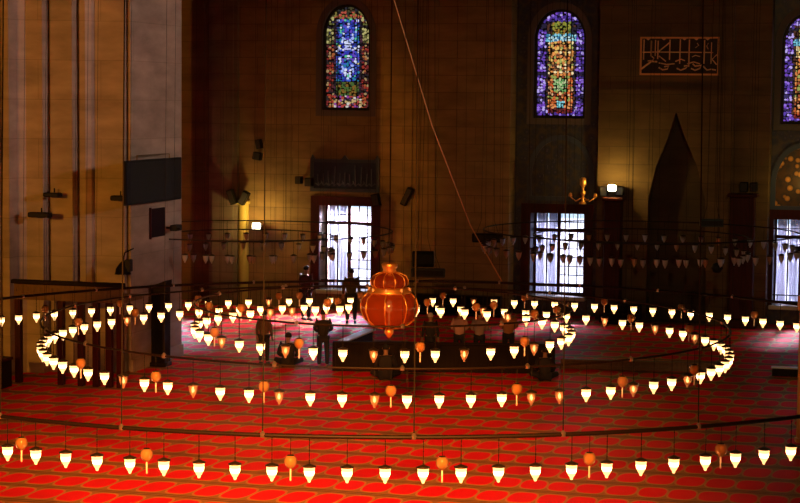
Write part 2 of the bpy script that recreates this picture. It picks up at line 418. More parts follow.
# ------------------------------------------------------------------ stained glass windows
def sg_mat():
    m = bpy.data.materials.new('stained_glass'); m.use_nodes = True; nt = m.node_tree
    b = nt.nodes['Principled BSDF']; a = nt.nodes.new('ShaderNodeVertexColor'); a.layer_name = 'glass'
    b.inputs['Base Color'].default_value = (.01, .01, .01, 1); nt.links.new(a.outputs[0], b.inputs['Emission Color'])
    b.inputs['Emission Strength'].default_value = .95; b.inputs['Roughness'].default_value = .25
    return m
M_sg = sg_mat(); M_lead = mat('lead_came', (.012, .011, .012), .5, .3)
def col_blue(s, t, R):
    # s in -1..1 across, t in 0..1 up
    a = abs(s)
    if a < .45 and .27 < t < .86:
        c = R.choice([(.03, .04, .42), (.05, .09, .6), (.12, .06, .5), (.02, .03, .25), (.05, .12, .55), (.02, .2, .35)])
        for tc, rr in ((.42, .42), (.70, .40)):
            q = (a/rr)**2; y = (t-tc)*4.2+q*-1.0
            if abs(y+.35) < .16: c = R.choice([(.55, .6, .95), (.35, .45, .95), (.7, .75, 1)])
        if abs(t-.57) < .012 or a < .1 and abs(t-.5) < .03 or a < .09 and abs(t-.8) < .02: c = R.choice([(.7, .75, .95), (.5, .5, .9)])
        if R.random() < .07: c = R.choice([(.1, .55, .3), (.7, .6, .1)])
        return c
    if a < .45 and t <= .27 and t > .13: return R.choice([(.03, .04, .02), (.1, .12, .02), (.02, .02, .02), (.2, .1, .02), (.06, .12, .03)])
    if a > .58:
        k = (t*6.5) % 1
        if k < .16: return (.02, .015, .02)
        if t > .62: return R.choice([(.12, .12, .03), (.3, .26, .1), (.05, .05, .02), (.45, .4, .15), (.2, .06, .03), (.02, .02, .05)])
        return R.choice([(.3, .03, .02), (.35, .1, .03), (.18, .02, .02), (.08, .02, .02), (.35, .22, .1), (.03, .02, .02)])
    if t <= .13: return R.choice([(.5, .35, .15), (.6, .55, .5), (.1, .04, .12), (.25, .05, .3), (.4, .06, .05), (.03, .03, .02)])
    if t >= .86: return R.choice([(.03, .03, .02), (.2, .16, .04), (.45, .08, .05), (.06, .05, .02), (.02, .02, .03)])
    return R.choice([(.015, .012, .02), (.06, .02, .04), (.015, .012, .015)])
def col_gold(s, t, R):
    a = abs(s)
    if a > .62 or t > .88 or t < .10:
        k = (t*4.6+.2) % 1
        if .05 < t < .12 and a < .45: return R.choice([(.22, .02, .02), (.1, .02, .02)])
        if k < .14 and a > .62: return (.02, .015, .04)
        return R.choice([(.16, .06, .5), (.3, .16, .75), (.06, .03, .25), (.5, .4, .9), (.04, .03, .12), (.1, .05, .4)])
    if t > .77 and a < .38: return R.choice([(.2, .25, .04), (.3, .28, .04), (.1, .14, .03), (.35, .18, .03)])
    if .70 < t <= .77: return R.choice([(.08, .35, .55), (.2, .6, .75), (.05, .2, .4), (.5, .75, .8)])
    if t <= .70 and a < .5:
        if .10 < t < .16: return R.choice([(.55, .12, .03), (.8, .3, .1)]) if a > .14 else R.choice([(.3, .8, .85), (.15, .5, .6)])
        if .26 < t < .36 and a < .24: return R.choice([(.15, .4, .12), (.3, .5, .2), (.5, .6, .3)])
        if t > .38: return R.choice([(.8, .5, .12), (.85, .32, .08), (.95, .75, .4), (.5, .2, .05), (.35, .4, .1), (.7, .2, .06), (.12, .05, .03)])
        return R.choice([(.65, .12, .03), (.8, .3, .08), (.35, .08, .03), (.3, .35, .08), (.12, .03, .02), (.85, .5, .25)])
    return R.choice([(.02, .015, .03), (.08, .03, .02), (.015, .02, .03)])
def stained(n, A, v, colf, seed):
    u0, u1, z0, z1, sp = A; w_ = u1-u0; h = z1-z0; R = random.Random(seed)
    e = thing('window_%d' % n, None, None, matrix=rm(u0, v, z0)); e['kind'] = 'structure'
    loc = arch(0, w_, 0, h, sp-z0)
    o2 = arch(-.22, w_+.22, -.22, h+.24, sp-z0)
    bm = bmesh.new(); holed(bm, o2, [loc], -.08, .12)
    obj('surround', bm, mat('carved_plaster', (.12, .10, .11), .7), e)
    inner = arch(.1, w_-.1, .1, h-.1, sp-z0)
    bm = bmesh.new(); holed(bm, loc, [inner], .1, .2); obj('tracery_frame', bm, M_lead, e)
    # back plate of lead and the coloured cells in front of it
    bm = bmesh.new(); holed(bm, loc, [], .22, .25); obj('lead_backing', bm, M_lead, e)
    bm = bmesh.new(); lay = bm.loops.layers.float_color.new('glass')
    def inside(x, z):
        if x < .1 or x > w_-.1 or z < .1: return False
        if z <= sp-z0: return True
        cx = w_/2; q = (z-(sp-z0))/(h-.1-(sp-z0))
        if q >= 1: return False
        a = math.asin(min(1, q**(1/1.12))); return abs(x-cx) < (w_/2-.1)*math.cos(a)**.88
    nx = 19; nz_ = 44
    cols = {}
    for j in range(nz_):
        for i in range(nx):
            ii = min(i, nx-1-i)          # the pattern mirrors left to right
            jit = R.uniform(-.5, .5)
            cx = (i+.5)/nx*w_+jit*w_/nx*.6; cz = (j+.5+R.uniform(-.4, .4))/nz_*h
            if not inside(cx, cz): continue
            key = (ii, j)
            if key not in cols or R.random() < .35: cols[key] = colf(2*((ii+.5)/nx)-1, (j+.5)/nz_, R)
            c = cols[key]; rx = w_/nx*R.uniform(.38, .72); rz = h/nz_*R.uniform(.38, .72); k_ = R.choice((5, 6, 7)); ph = R.random()*6
            vs = [bm.verts.new((cx+rx*math.cos(ph+2*PI*q/k_), .205-.004*((i+2*j) % 5), cz+rz*math.sin(ph+2*PI*q/k_))) for q in range(k_)]
            f = bm.faces.new(vs)
            for l in f.loops: l[lay] = (*c, 1)
    obj('glass_field', bm, M_sg, e, fix=False)
    # saddle bars
    bm = bmesh.new()
    for q in (.27, .62): box(bm, .08, w_-.08, .14, .17, h*q-.012, h*q+.012)
    for q in (.3, .7): box(bm, w_*q-.012, w_*q+.012, .14, .17, .08, h*.93)
    obj('saddle_bars', bm, M_lead, e)
stained(4, A1, 0, col_blue, 3); stained(5, A2, BAYV, col_gold, 5); stained(6, A3, BAYV, col_gold, 9)

# pointed tile lunettes in the bays and the blue lintel over the first window
def lunette(x0, x1, yt, yb, v, m2, label):
    u0, zb = wall(x0, yb, v); u1, _ = wall(x1, yb, v); zt = wall((x0+x1)/2, yt, v)[1]; w_ = u1-u0; h = zt-zb
    e = thing('tile_lunette', label, 'tile panel', matrix=rm(u0, v, zb))
    o = arch(0, w_, 0, h, h*.4); i = arch(.18, w_-.18, .16, h-.18, h*.4)
    obj('arch_border', bmn(holed, o, [i], -.08, 0), mat('turquoise_tile', (.04, .06, .12), .45), e)
    obj('tile_field', bmn(holed, i, [], -.03, 0), m2, e)
    for k in range(7):
        a = PI*(k+.5)/7; cx, cz = w_/2+w_*.3*math.cos(a), h*.3+h*.34*math.sin(a)
        bm = bmesh.new(); box(bm, cx-.1, cx+.1, -.05, -.03, cz-.07, cz+.07)
        obj('rosette', bm, m2, e)
lunette(527, 594, 135, 200, BAYV, M_tile, 'dark blue pointed tile lunette above the middle grated window')
lunette(770, 838, 143, 210, BAYV, M_gold_tile, 'pointed lunette with golden ornament above the right grated window')
u0, zb = wall(311, 191); u1, zt = wall(380, 160)
e = thing('tile_lintel', 'dark blue inscribed tile lintel over the left grated window', 'tile panel', matrix=rm(u0, 0, zb))
w_ = u1-u0; h = zt-zb
out = [(0, 0), (w_, 0), (w_, h), (w_*.97, h+.16), (w_*.93, h), (w_*.55, h), (w_*.5, h+.16), (w_*.45, h), (w_*.07, h), (w_*.03, h+.16), (0, h)]
obj('crest_border', bmn(holed, out, [rect(.12, w_-.12, .12, h-.12)], -.1, 0), mat('turquoise_tile', (.04, .06, .12), .45), e)
obj('tile_field', bmn(holed, rect(.12, w_-.12, .12, h-.12), [], -.05, 0), mat('deep_blue_tile', (.015, .03, .09), .35), e)
bm = bmesh.new(); R = random.Random(4)
for k in range(11):
    x = .3+(w_-.6)*k/10; tube(bm, [(x, -.06, .25), (x+R.uniform(-.05, .05), -.06, h*R.uniform(.5, .85))], .018, 6)
    tube(bm, [(x-.1, -.06, .3+.1*(k % 2)), (x, -.06, .22), (x+.12, -.06, .32), (x+.2, -.06, .26)], .02, 6)
obj('lettering', bm, mat('pale_blue_glaze', (.06, .08, .15), .5), e)

# ------------------------------------------------------------------ calligraphy panel
u0, zb = wall(640, 75); u1, zt = wall(720, 37); w_ = u1-u0; h = zt-zb
e = thing('calligraphy_panel', 'rectangular framed panel of gilded Arabic script high on the brown wall', 'sign', matrix=rm(u0, -.02, zb))
M_gilt = mat('worn_gilding', (.8, .36, .14), .5, .1)
obj('panel_frame', bmn(holed, rect(0, w_, 0, h), [rect(.06, w_-.06, .06, h-.06)], -.1, .02), M_gilt, e)
obj('panel_field', bmn(box, .05, w_-.05, -.04, .02, .05, h-.05), mat('dark_maroon_field', (.02, .005, .004), .6), e)
bm = bmesh.new(); yy = -.06
def st(pts, r=.024): tube(bm, [(a*w_, yy, b*h) for a, b in pts], r, 6)
for a, z0_, z1_ in ((.045, .4, .93), (.14, .5, .9), (.19, .5, .92), (.225, .42, .9), (.375, .4, .93), (.505, .3, .94), (.62, .22, .93), (.81, .3, .92), (.90, .3, .86), (.985, .2, .62)):
    st([(a, z0_), (a+.003, z1_)])
st([(.03, .6), (.4, .605), (.92, .595)], .022)
st([(.37, .85), (.32, .76), (.26, .66), (.22, .58)]); st([(.24, .5), (.28, .44), (.33, .36)])
st([(.02, .16), (.08, .26), (.15, .36), (.22, .35)], .034)
st([(.14, .5), (.18, .44), (.16, .38), (.1, .37)])
st([(.24, .2), (.29, .14), (.35, .16), (.37, .24), (.31, .22)], .03); st([(.24, .32), (.34, .28), (.44, .3)])
st([(.47, .18), (.52, .13), (.58, .18), (.62, .26), (.56, .24)], .03); st([(.45, .36), (.52, .42), (.57, .38)])
st([(.65, .18), (.7, .13), (.76, .18), (.78, .26), (.7, .24), (.67, .3)], .03); st([(.6, .3), (.68, .35), (.76, .3)])
st([(.8, .24), (.85, .14), (.9, .16), (.96, .14)], .03); st([(.97, .54), (.91, .42), (.97, .28)], .026)
st([(.7, .72), (.74, .78), (.72, .84)], .018); st([(.86, .68), (.84, .76), (.86, .84)], .018); st([(.66, .48), (.7, .52), (.76, .49)], .018)
for a in (.1, .3, .56, .71, .85): st([(a-.02, .965), (a, .93), (a+.02, .965)], .03)
obj('lettering', bm, mat('gilded_script', (.85, .48, .3), .5, 0), e)

# ------------------------------------------------------------------ great pier on the left
def step(cur, dx, dy, px_t):
    """walk from cur=(u,v) along (dx,dy) until the floor point shows at column px_t"""
    o = RINV @ CAM; r = RINV.to_3x3() @ (ray(px_t, 300)); 
    # ray plane: points p with cross((p-o),(r)) = 0 in plan
    cx, cy = cur[0]-o.x, cur[1]-o.y
    t = -(cx*r.y-cy*r.x)/(dx*r.y-dy*r.x); return (cur[0]+dx*t, cur[1]+dy*t)
c0 = RINV @ on_z(131, 372)
p0 = (c0.x, c0.y)
back = step(p0, 0, 1, 181.5)
chain = [back, p0]; cur = p0
for dx, dy, t in ((-1, 0, 129.2), (0, 1, 130.6), (-1, 0, 127.8), (0, -1, 124.5), (-1, 0, 95), (0, -1, 92), (-1, -1, 86), (-1, 0, 80.5), (0, 1, 81.5), (-1, 0, 79), (0, -1, 73), (-1, 0, 62), (-1, 0, 52), (0, 1, 53.5), (-1, 0, 50), (0, -1, 43.5), (-1, 0, 27), (-1, -1, 18), (0, -1, 10), (-1, 0, 4), (0, 1, 5), (-1, 0, 2.5), (0, -1, 0), (-1, 0, -90)):
    if (dx, dy) == (0, 1):   # small groove going away
        n_ = (cur[0], cur[1]+.09)
    elif t is None: continue
    else: n_ = step(cur, dx, dy, t)
    cur = n_; chain.append(cur)
chain.append((cur[0], back[1]))
bm = bmesh.new(); holes = []
t = bmesh.new(); vs = [t.verts.new((x, y, 0)) for x, y in chain]; f = t.faces.new(vs)
g = bmesh.ops.extrude_face_region(t, geom=[f]); bmesh.ops.translate(t, verts=[q for q in g['geom'] if isinstance(q, bmesh.types.BMVert)], vec=(0, 0, TOP))
o = struct('wall_pier', t, M_pier)
PU = p0[0]; PV = p0[1]
# base moulding on the side face
bm = bmesh.new(); box(bm, PU, PU+.07, p0[1], back[1], 0, .35); struct('baseboard_pier', bm, M_pier)

# ------------------------------------------------------------------ lamp rings
CX, CY = -.2747, 39.1928
RINGS = [dict(R=11.8392, h=5.5343, tx=.005, ty=.0008, ox=.0718, N=132, ph=.0488, nm='outer', r=.034, cab=33),
         dict(R=7.1506, h=5.199, tx=-.0039, ty=-.0002, ox=-.0038, N=80, ph=.0594, nm='middle', r=.022, cab=20),
         dict(R=3.9545, h=4.8697, tx=-.0065, ty=-.0029, ox=-.068, N=42, ph=.1148, nm='inner', r=.020, cab=12)]
ROD = .56
def rp(g, th, dz=0):
    a, b = math.sin(th), -math.cos(th); R_ = g['R']
    return Vector((CX+g['ox']+R_*a, CY+R_*b, H-g['h']+R_*(g['tx']*a+g['ty']*b)+dz))
for g in RINGS:
    L = {'outer': 'widest bronze hoop of the chandelier, lamps hanging from it, running out of frame',
         'middle': 'middle bronze hoop of the chandelier around the three smaller lamp rows',
         'inner': 'smallest bronze hoop of the chandelier encircling the gourd lantern'}
    e = thing('chandelier_ring', L[g['nm']], 'chandelier', loc=(CX, CY, H-g['h']+ROD), group='concentric lamp hoops')
    inv = Matrix.Translation((-CX, -CY, -(H-g['h']+ROD)))
    bm = bmesh.new(); n = 180
    tube(bm, [inv @ rp(g, 2*PI*k/n, ROD) for k in range(n)], g['r'], 8, closed=True)
    obj('hoop', bm, M_rod, e, smooth=True)
    for k in range(g['cab']):
        th = g['ph']-.012+2*PI*k/g['cab']
        a = rp(g, th, ROD); b = Vector((CX+(a.x-CX)*.97, CY+(a.y-CY)*.97, TOP))
        x, y = pix(a)
        if not -30 < x < 830: continue
        bm = bmesh.new(); tube(bm, [inv @ a, inv @ b], (.011 if a.y < CY else .005) if g['nm'] == 'outer' else .0035, 6)
        obj('suspension_cable', bm, M_cable, e)
    for k in range(g['cab']):
        th = g['ph']-.012+2*PI*k/g['cab']; a = inv @ rp(g, th, ROD)
        if not -5 < pix(rp(g, th, ROD))[0] < 805: continue
        bm = bmesh.new(); lathe(bm, [(0, -.04), (.04, -.03), (.045, .02), (.015, .06), (0, .065)], 8, a)
        obj('cable_clamp', bm, mat('worn_steel', (.5, .45, .4), .3, .9), e)

def lamp_proto():
    P_ = {}
    def me(name, bm, m, smooth=True):
        bmesh.ops.recalc_face_normals(bm, faces=bm.faces[:])
        x = bpy.data.meshes.new(name); bm.to_mesh(x); bm.free(); x.materials.append(m)
        for p in x.polygons: p.use_smooth = smooth
        return x
    # origin: where the hanger meets the rod; glass centred ROD below
    cup = [(0, -.135), (.018, -.13), (.024, -.112), (.024, -.10), (.048, -.066), (.068, -.02), (.078, .03), (.083, .07), (.088, .098), (.08, .10), (.0, .10)]
    P_['lit'] = me('glass_cup', bmn(lathe, [(r, z) for r, z in cup], 14), M_lit)
    cup2 = [(0, -.135), (.018, -.13), (.024, -.112), (.024, -.10), (.048, -.066), (.068, -.02), (.078, .03), (.083, .07), (.09, .10), (.084, .10), (.076, .06), (.07, .03), (.06, -.02), (.04, -.06), (0, -.09)]
    P_['unlit'] = me('glass_cup', bmn(lathe, cup2, 14), M_unlit)
    P_['clear'] = me('glass_cup', bmn(lathe, cup2, 10), M_clear)
    b = bmesh.new(); lathe(b, [(0, .10), (.100, .10), (.104, .115), (.06, .132), (.02, .15), (0, .15)], 14)
    P_['cap'] = me('cap', b, M_cap)
    b = bmesh.new()
    tube(b, [(0, 0, .145), (0, 0, ROD-.015)], .006, 6)
    for k in range(5): lathe(b, [(0, -.014), (.012, 0), (0, .014)], 6, (0, 0, .2+k*.075))
    P_['hanger'] = me('hanger', b, M_cable)
    b = bmesh.new(); lathe(b, [(0, -.04), (.022, -.02), (.026, .01), (.012, .04), (0, .05)], 8); lathe(b, [(0, .05), (.012, .05), (.012, .11), (0, .11)], 8)
    P_['bulb'] = me('bulb', b, M_glow)
    # stemmed globe lamp, hanging higher
    gz = .17
    b = bmesh.new(); lathe(b, [(0, gz-.10), (.045, gz-.092), (.085, gz-.045), (.098, gz+.005), (.09, gz+.055), (.06, gz+.095), (.054, gz+.095), (.083, gz+.05), (.09, gz+.005), (.078, gz-.04), (.04, gz-.082), (0, gz-.088)], 16)
    P_['globe'] = me('globe', b, M_globe)
    b = bmesh.new(); lathe(b, [(0, gz-.10), (.014, gz-.105), (.011, gz-.2), (.015, gz-.27), (.008, gz-.29), (0, gz-.292)], 8)
    P_['stem'] = me('stem', b, mat('pale_glass_stem', (.9, .7, .6), .25))
    b = bmesh.new(); tube(b, [(0, 0, gz+.09), (0, 0, ROD-.015)], .005, 6); lathe(b, [(0, gz+.092), (.058, gz+.092), (.045, gz+.105), (0, gz+.115)], 10)
    P_['ghanger'] = me('hanger', b, M_cable)
    return P_
PR = lamp_proto()
ORD = ['first', 'second', 'third', 'fourth', 'fifth', 'sixth', 'seventh', 'eighth', 'ninth', 'tenth', 'eleventh', 'twelfth', 'thirteenth', 'fourteenth', 'fifteenth', 'sixteenth', 'seventeenth', 'eighteenth', 'nineteenth', 'twentieth']
TENS = {2: 'twenty', 3: 'thirty', 4: 'forty', 5: 'fifty', 6: 'sixty'}; TENTH = {2: 'twentieth', 3: 'thirtieth', 4: 'fortieth', 5: 'fiftieth', 6: 'sixtieth'}
def ordw(n):
    if n <= 20: return ORD[n-1]
    return TENTH[n//10] if n % 10 == 0 else TENS[n//10]+'-'+ORD[n % 10-1]
def linkpart(name, me, parent, loc=None):
    o = bpy.data.objects.new(name, me); C.objects.link(o); o.parent = parent
    if loc: o.location = loc
    return o
UNLIT = {('outer', 'near'): [], ('outer', 'far'): [265, 473], ('middle', 'near'): [123.5, 193, 279.5, 375, 532, 559.5, 634.5, 685], ('middle', 'far'): [132, 605, 655, 694, 484],
         ('inner', 'near'): [221.5, 283, 374.5, 466.5, 534], ('inner', 'far'): [262, 300, 506]}
GLOBE = {('outer', 'near'): [20, 145.5, 289.5, 443.5, 590.5, 722.5], ('outer', 'far'): [43, 118, 196, 277, 295, 369, 442, 525, 605, 683, 756], ('middle', 'near'): [79, 156.5, 264.5, 391, 516.5, 624, 694],
         ('middle', 'far'): [81, 140, 214, 343, 420, 488, 557, 633, 690], ('inner', 'near'): [214, 298, 420.5, 523.5], ('inner', 'far'): [236, 318, 478, 541]}
for g in RINGS:
    for side_ in ('near', 'far'):
        arcs = []
        for k in range(g['N']):
            th = g['ph']+2*PI*k/g['N']; th = (th+PI) % (2*PI)-PI
            p = rp(g, th); x, y = pix(p)
            near = abs(th) < PI/2+ (.17 if g['nm'] == 'middle' else .1 if g['nm'] == 'inner' else .3)
            if near != (side_ == 'near') or not -25 < x < 825: continue
            arcs.append((x, th, p))
        arcs.sort()
        un = set()
        for ux in UNLIT[(g['nm'], side_)]:
            un.add(min(range(len(arcs)), key=lambda i: abs(arcs[i][0]-ux)))
        vis = [a for a in arcs if a[0] > -4]
        for i, (x, th, p) in enumerate(arcs):
            r_i = arcs[i][0] > -4 and vis.index(arcs[i])+1
            lit = i not in un
            pos = ('%s cup from left' % ordw(r_i)) if r_i else 'cut by left edge'
            lab = '%s cup lamp, %s side of %s hoop, %s' % ('glowing glass' if lit else 'unlit amber', side_, g['nm'], pos)
            e = thing('hanging_lamp', lab, 'lamp', loc=p+Vector((0, 0, 0)), rotz=random.uniform(0, 6), group='glass cup lamps on the %s side of the %s hoop' % (side_, g['nm']))
            linkpart('glass_cup', PR['lit' if lit else 'unlit'], e); linkpart('cap', PR['cap'], e); linkpart('hanger', PR['hanger'], e)
            if not lit: linkpart('bulb', PR['bulb'], e)
        for i, gx in enumerate(GLOBE[(g['nm'], side_)]):
            # angle at which this column meets the hoop
            best = min((abs(pix(rp(g, t_*PI/900))[0]-gx), t_*PI/900) for t_ in range(-899, 901) if (abs(t_*PI/900) < PI/2+.1) == (side_ == 'near'))[1]
            st_ = 2*PI/g['N']; best = g['ph']+(math.floor((best-g['ph'])/st_)+.5)*st_; p = rp(g, best)
            e = thing('globe_lamp', 'round amber stemmed lamp, %s side of %s hoop, %s globe from left' % (side_, g['nm'], ordw(i+1)), 'lamp', loc=p, group='stemmed globe lamps')
            linkpart('globe', PR['globe'], e); linkpart('stem', PR['stem'], e); linkpart('hanger', PR['ghanger'], e)

# ------------------------------------------------------------------ central gourd lantern
gc = on_Y(389, 330, CY); k_ = CY/F
e = thing('gourd_lantern', 'large copper and amber gourd-shaped lantern hanging in the middle', 'lantern', loc=gc)
zz = lambda y: (330-y)*k_
bm = bmesh.new(); lathe(bm, [(0, zz(328)), (8*k_, zz(327.5)), (17*k_, zz(325)), (24.5*k_, zz(319)), (28.3*k_, zz(310)), (28.6*k_, zz(304)), (26.5*k_, zz(298)), (21.5*k_, zz(293)), (19.5*k_, zz(292))], 48, lobes=8, amp=.05)
obj('body', bm, M_copperglass, e, smooth=True)
for q in range(8):
    a = 2*PI*(q+.5)/8+.25
    bm = bmesh.new(); prof = [(8, 328.2), (17.5, 325.5), (25, 319.3), (28.8, 310), (29, 304), (27, 297.6), (22, 292.6)]
    tube(bm, [(r*k_*math.cos(a), r*k_*math.sin(a), zz(y)) for r, y in prof], .017, 8); obj('rib', bm, M_brass, e, smooth=True)
bm = bmesh.new(); lathe(bm, [(17*k_, zz(293.5)), (22*k_, zz(292.5)), (22.3*k_, zz(290.5)), (20*k_, zz(289)), (20.3*k_, zz(287.5)), (17*k_, zz(286.5)), (0, zz(286.5))], 32); obj('shoulder_ring', bm, M_brass, e, smooth=True)
bm = bmesh.new(); lathe(bm, [(15*k_, zz(287)), (18.4*k_, zz(284)), (18.6*k_, zz(279.5)), (16.3*k_, zz(275.5)), (11*k_, zz(273)), (7*k_, zz(272))], 48, lobes=10, amp=.14)
obj('crown', bm, M_copperglass, e, smooth=True)
for q in range(10):
    a = 2*PI*q/10
    bm = bmesh.new(); tube(bm, [(r*k_*math.cos(a), r*k_*math.sin(a), zz(y)) for r, y in ((15.4, 287), (18.8, 284), (19, 279.5), (16.6, 275.3), (11.2, 272.6), (7.2, 271.6))], .013, 6); obj('crown_rib', bm, M_brass, e, smooth=True)
bm = bmesh.new(); lathe(bm, [(0, zz(272.5)), (7.5*k_, zz(272)), (6.4*k_, zz(269)), (7.6*k_, zz(266.5)), (8.3*k_, zz(263.5)), (6.5*k_, zz(262)), (0, zz(262))], 24); obj('collar', bm, M_brass, e, smooth=True)
bm = bmesh.new(); lathe(bm, [(0, zz(327)), (3.4*k_, zz(328.5)), (4.6*k_, zz(330.5)), (4.8*k_, zz(333)), (3*k_, zz(335.5)), (1.5*k_, zz(337.5)), (0, zz(338.5))], 20); obj('finial', bm, M_brass, e, smooth=True)
for q in range(8):
    bm = bmesh.new()
    a = 2*PI*(q+.5)/8+.25; lathe(bm, [(0, 0), (.022, 0), (.03, .05), (.02, .09), (0, .09)], 8, (20.5*k_*math.cos(a), 20.5*k_*math.sin(a), zz(291)))
    obj('candle_cup', bm, mat('pale_glass_stem', (.9, .7, .6), .25), e)
bm = bmesh.new(); tube(bm, [(0, 0, zz(262.5)), (0, 0, TOP-gc.z)], .012, 6); obj('suspension_cable', bm, M_cable, e)
bm = bmesh.new(); lathe(bm, [(0, zz(312)), (.06, zz(311)), (.07, zz(306)), (.05, zz(301)), (0, zz(300))], 12); tube(bm, [(0, 0, zz(327)), (0, 0, zz(312))], .02, 6)
obj('lamp_bulb', bm, mat('lantern_bulb', (1, .7, .4), .3, emit=(1, .42, .10), es=5), e)

# ------------------------------------------------------------------ unlit chandeliers further back
def rear(cxpx, cypx, Y, specs, label, word, u_lim=None):
    c = on_Y(cxpx, cypx, Y)
    for (R_, dz, N, ph, dn) in specs:
        e = thing('chandelier_ring', '%s hoop of the unlit chandelier %s' % (dn, label), 'chandelier', loc=(c.x, c.y, c.z+dz+.55), group='unlit hoops by the far wall')
        bm = bmesh.new(); tube(bm, [(R_*math.sin(2*PI*k/96), R_*math.cos(2*PI*k/96), 0) for k in range(96)], .022, 6, closed=True); obj('hoop', bm, M_iron, e, smooth=True)
        for k in range(8):
            a = 2*PI*k/8+.2; x, y = pix((c.x+R_*math.sin(a), c.y+R_*math.cos(a), c.z))
            if 183 < x < 810:
                bm = bmesh.new(); tube(bm, [(R_*math.sin(a), R_*math.cos(a), 0), (R_*math.sin(a), R_*math.cos(a), TOP-c.z-dz-.55)], .006, 5); obj('suspension_cable', bm, M_cable, e)
        for sgn, sd in ((1, 'far'), (-1, 'near')):
            L = []
            for k in range(N):
                a = ph+2*PI*k/N
                if (math.cos(a) > 0) != (sgn > 0): continue
                p = Vector((c.x+R_*math.sin(a), c.y+R_*math.cos(a), c.z+dz)); x, y = pix(p)
                if x < 184 or x > 815: continue
                L.append((x, p))
            L.sort(key=lambda q: q[0])
            for i, (x, p) in enumerate(L):
                amber = (i % 7 == 3)
                t_ = thing('glass_lamp', '%s unlit lamp, %s from left, %s side of %s hoop, %s' % ('amber' if amber else 'whitish', ordw(i+1), sd, dn, word), 'lamp', loc=p, group='unlit lamps by the far wall')
                linkpart('glass_cup', PR['unlit' if amber else 'clear'], t_); linkpart('cap', PR['cap'], t_); linkpart('hanger', PR['hanger'], t_)
rear(248, 251, 59.5, [(4.6, .12, 44, .05, 'outer'), (2.7, -.05, 26, .1, 'inner')], 'left of the first window', 'left chandelier')
rear(640, 251, 56.0, [(4.7, .05, 48, .03, 'outer'), (3.2, -.1, 32, .1, 'inner')], 'in front of the mihrab', 'right chandelier')

# ------------------------------------------------------------------ things fixed to the pier and walls
def on_side(x0, x1, y0, y1, off=0):
    """rectangle on the pier's side face: returns v0,v1,z0,z1"""
    va, za = side(x0, y0, PU+off); vb, zb_ = side(x1, y1, PU+off); return va, vb, zb_, za
va, vb, z0, z1 = on_side(125, 181, 161, 199, .35)
e = thing('video_screen', 'large black screen hung on the pale side of the pier', 'screen', matrix=rm(PU+.35, va, z0))
L_ = vb-va; hh = z1-z0
obj('casing', bmn(bevel_box, -.08, .02, 0, L_, 0, hh, .02), M_black, e)
obj('display', bmn(box, .02, .03, .07, L_-.07, .07, hh-.07), M_screen, e)
bm = bmesh.new(); box(bm, -.35, -.08, L_*.3, L_*.4, hh*.3, hh*.5); box(bm, -.35, -.08, L_*.6, L_*.7, hh*.3, hh*.5)
tube(bm, [(-.03, L_*.22, hh), (-.03, L_*.22, hh+.12), (-.03, L_*.8, hh+.12), (-.03, L_*.8, hh)], .016, 6)
obj('bracket', bm, mat('bracket_brass', (.2, .12, .05), .4, .7), e)
va, vb, z0, z1 = on_side(149.5, 163.5, 209, 235.5)
e = thing('notice_board', 'small upright dark red board on the pier below the black screen', 'board', matrix=rm(PU, va, z0))
obj('board', bmn(bevel_box, 0, .05, 0, vb-va, 0, z1-z0, .01), mat('dark_maroon_board', (.012, .003, .003), .7, spec=.1), e)
obj('board_frame', bmn(box, 0, .07, -.04, 0, -.04, z1-z0+.04), M_redwood, e)

def frontv(x):
    """depth of the pier's visible face at column x"""
    best = None; o = RINV @ CAM; r = RINV.to_3x3() @ ray(x, 200)
    for a, b in zip(chain, chain[1:]):
        ex, ey = b[0]-a[0], b[1]-a[1]; den = r.x*ey-r.y*ex
        if abs(den) < 1e-9: continue
        t = ((a[0]-o.x)*ey-(a[1]-o.y)*ex)/den; s = ((a[0]-o.x)*r.y-(a[1]-o.y)*r.x)/den
        if 0 <= s <= 1 and t > 0 and (best is None or t < best): best = t
    p = o+r*best; return p.x, p.y
def column_speaker(x0, x1, y, label, hpx=6):
    xm = (x0+x1)/2; u, v = frontv(xm); v -= .32
    a = wall(x0, y, v); b = wall(x1, y-1, v); L = b[0]-a[0]; r = hpx/2*((v-(RINV@CAM).y)/F)*.95
    e = thing('line_loudspeaker', label, 'loudspeaker', matrix=rm(a[0], v, a[1]))
    obj('cabinet', bmn(bevel_box, 0, L, -.12, .12, -r, r, .04), M_black, e)
    obj('grille', bmn(box, .05, L-.05, -.135, -.12, -r*.7, r*.7), M_grey, e)
    bm = bmesh.new(); tube(bm, [(L*.5, .1, 0), (L*.5, .33+.35, 0)], .03, 6); tube(bm, [(L*.5, .1, 0), (L*.5, .1, r+.12)], .02, 6); obj('bracket', bm, M_black, e)
column_speaker(29, 51, 214.5, 'lower horizontal black loudspeaker on the left fluted part of the pier')
column_speaker(44.5, 61, 194.5, 'upper horizontal black loudspeaker on the left fluted part of the pier', 5)
column_speaker(111.5, 127, 198, 'short black loudspeaker at the pier corner below the black screen')
# horn floodlight by the pier corner
u, v = frontv(123); p = wall(123, 267, v-.35)
e = thing('horn_floodlight', 'black bell-shaped floodlight hanging low at the pier corner', 'floodlight', matrix=rm(p[0], v-.35, p[1]))
obj('hood', bmn(lathe, [(.24, -.2), (.22, -.18), (.2, -.05), (.1, .1), (.04, .16), (0, .16)], 16), M_black, e, smooth=True)
obj('reflector', bmn(lathe, [(0, -.14), (.2, -.19), (.22, -.2)], 16), M_grey, e)
bm = bmesh.new(); tube(bm, [(0, 0, .14), (.05, .0, .4), (.15, .38, .5)], .02, 6); obj('arm', bm, M_black, e)
obj('ballast_box', bmn(bevel_box, .08, .26, -.1, .1, -.12, .22, .02), M_grey, e)
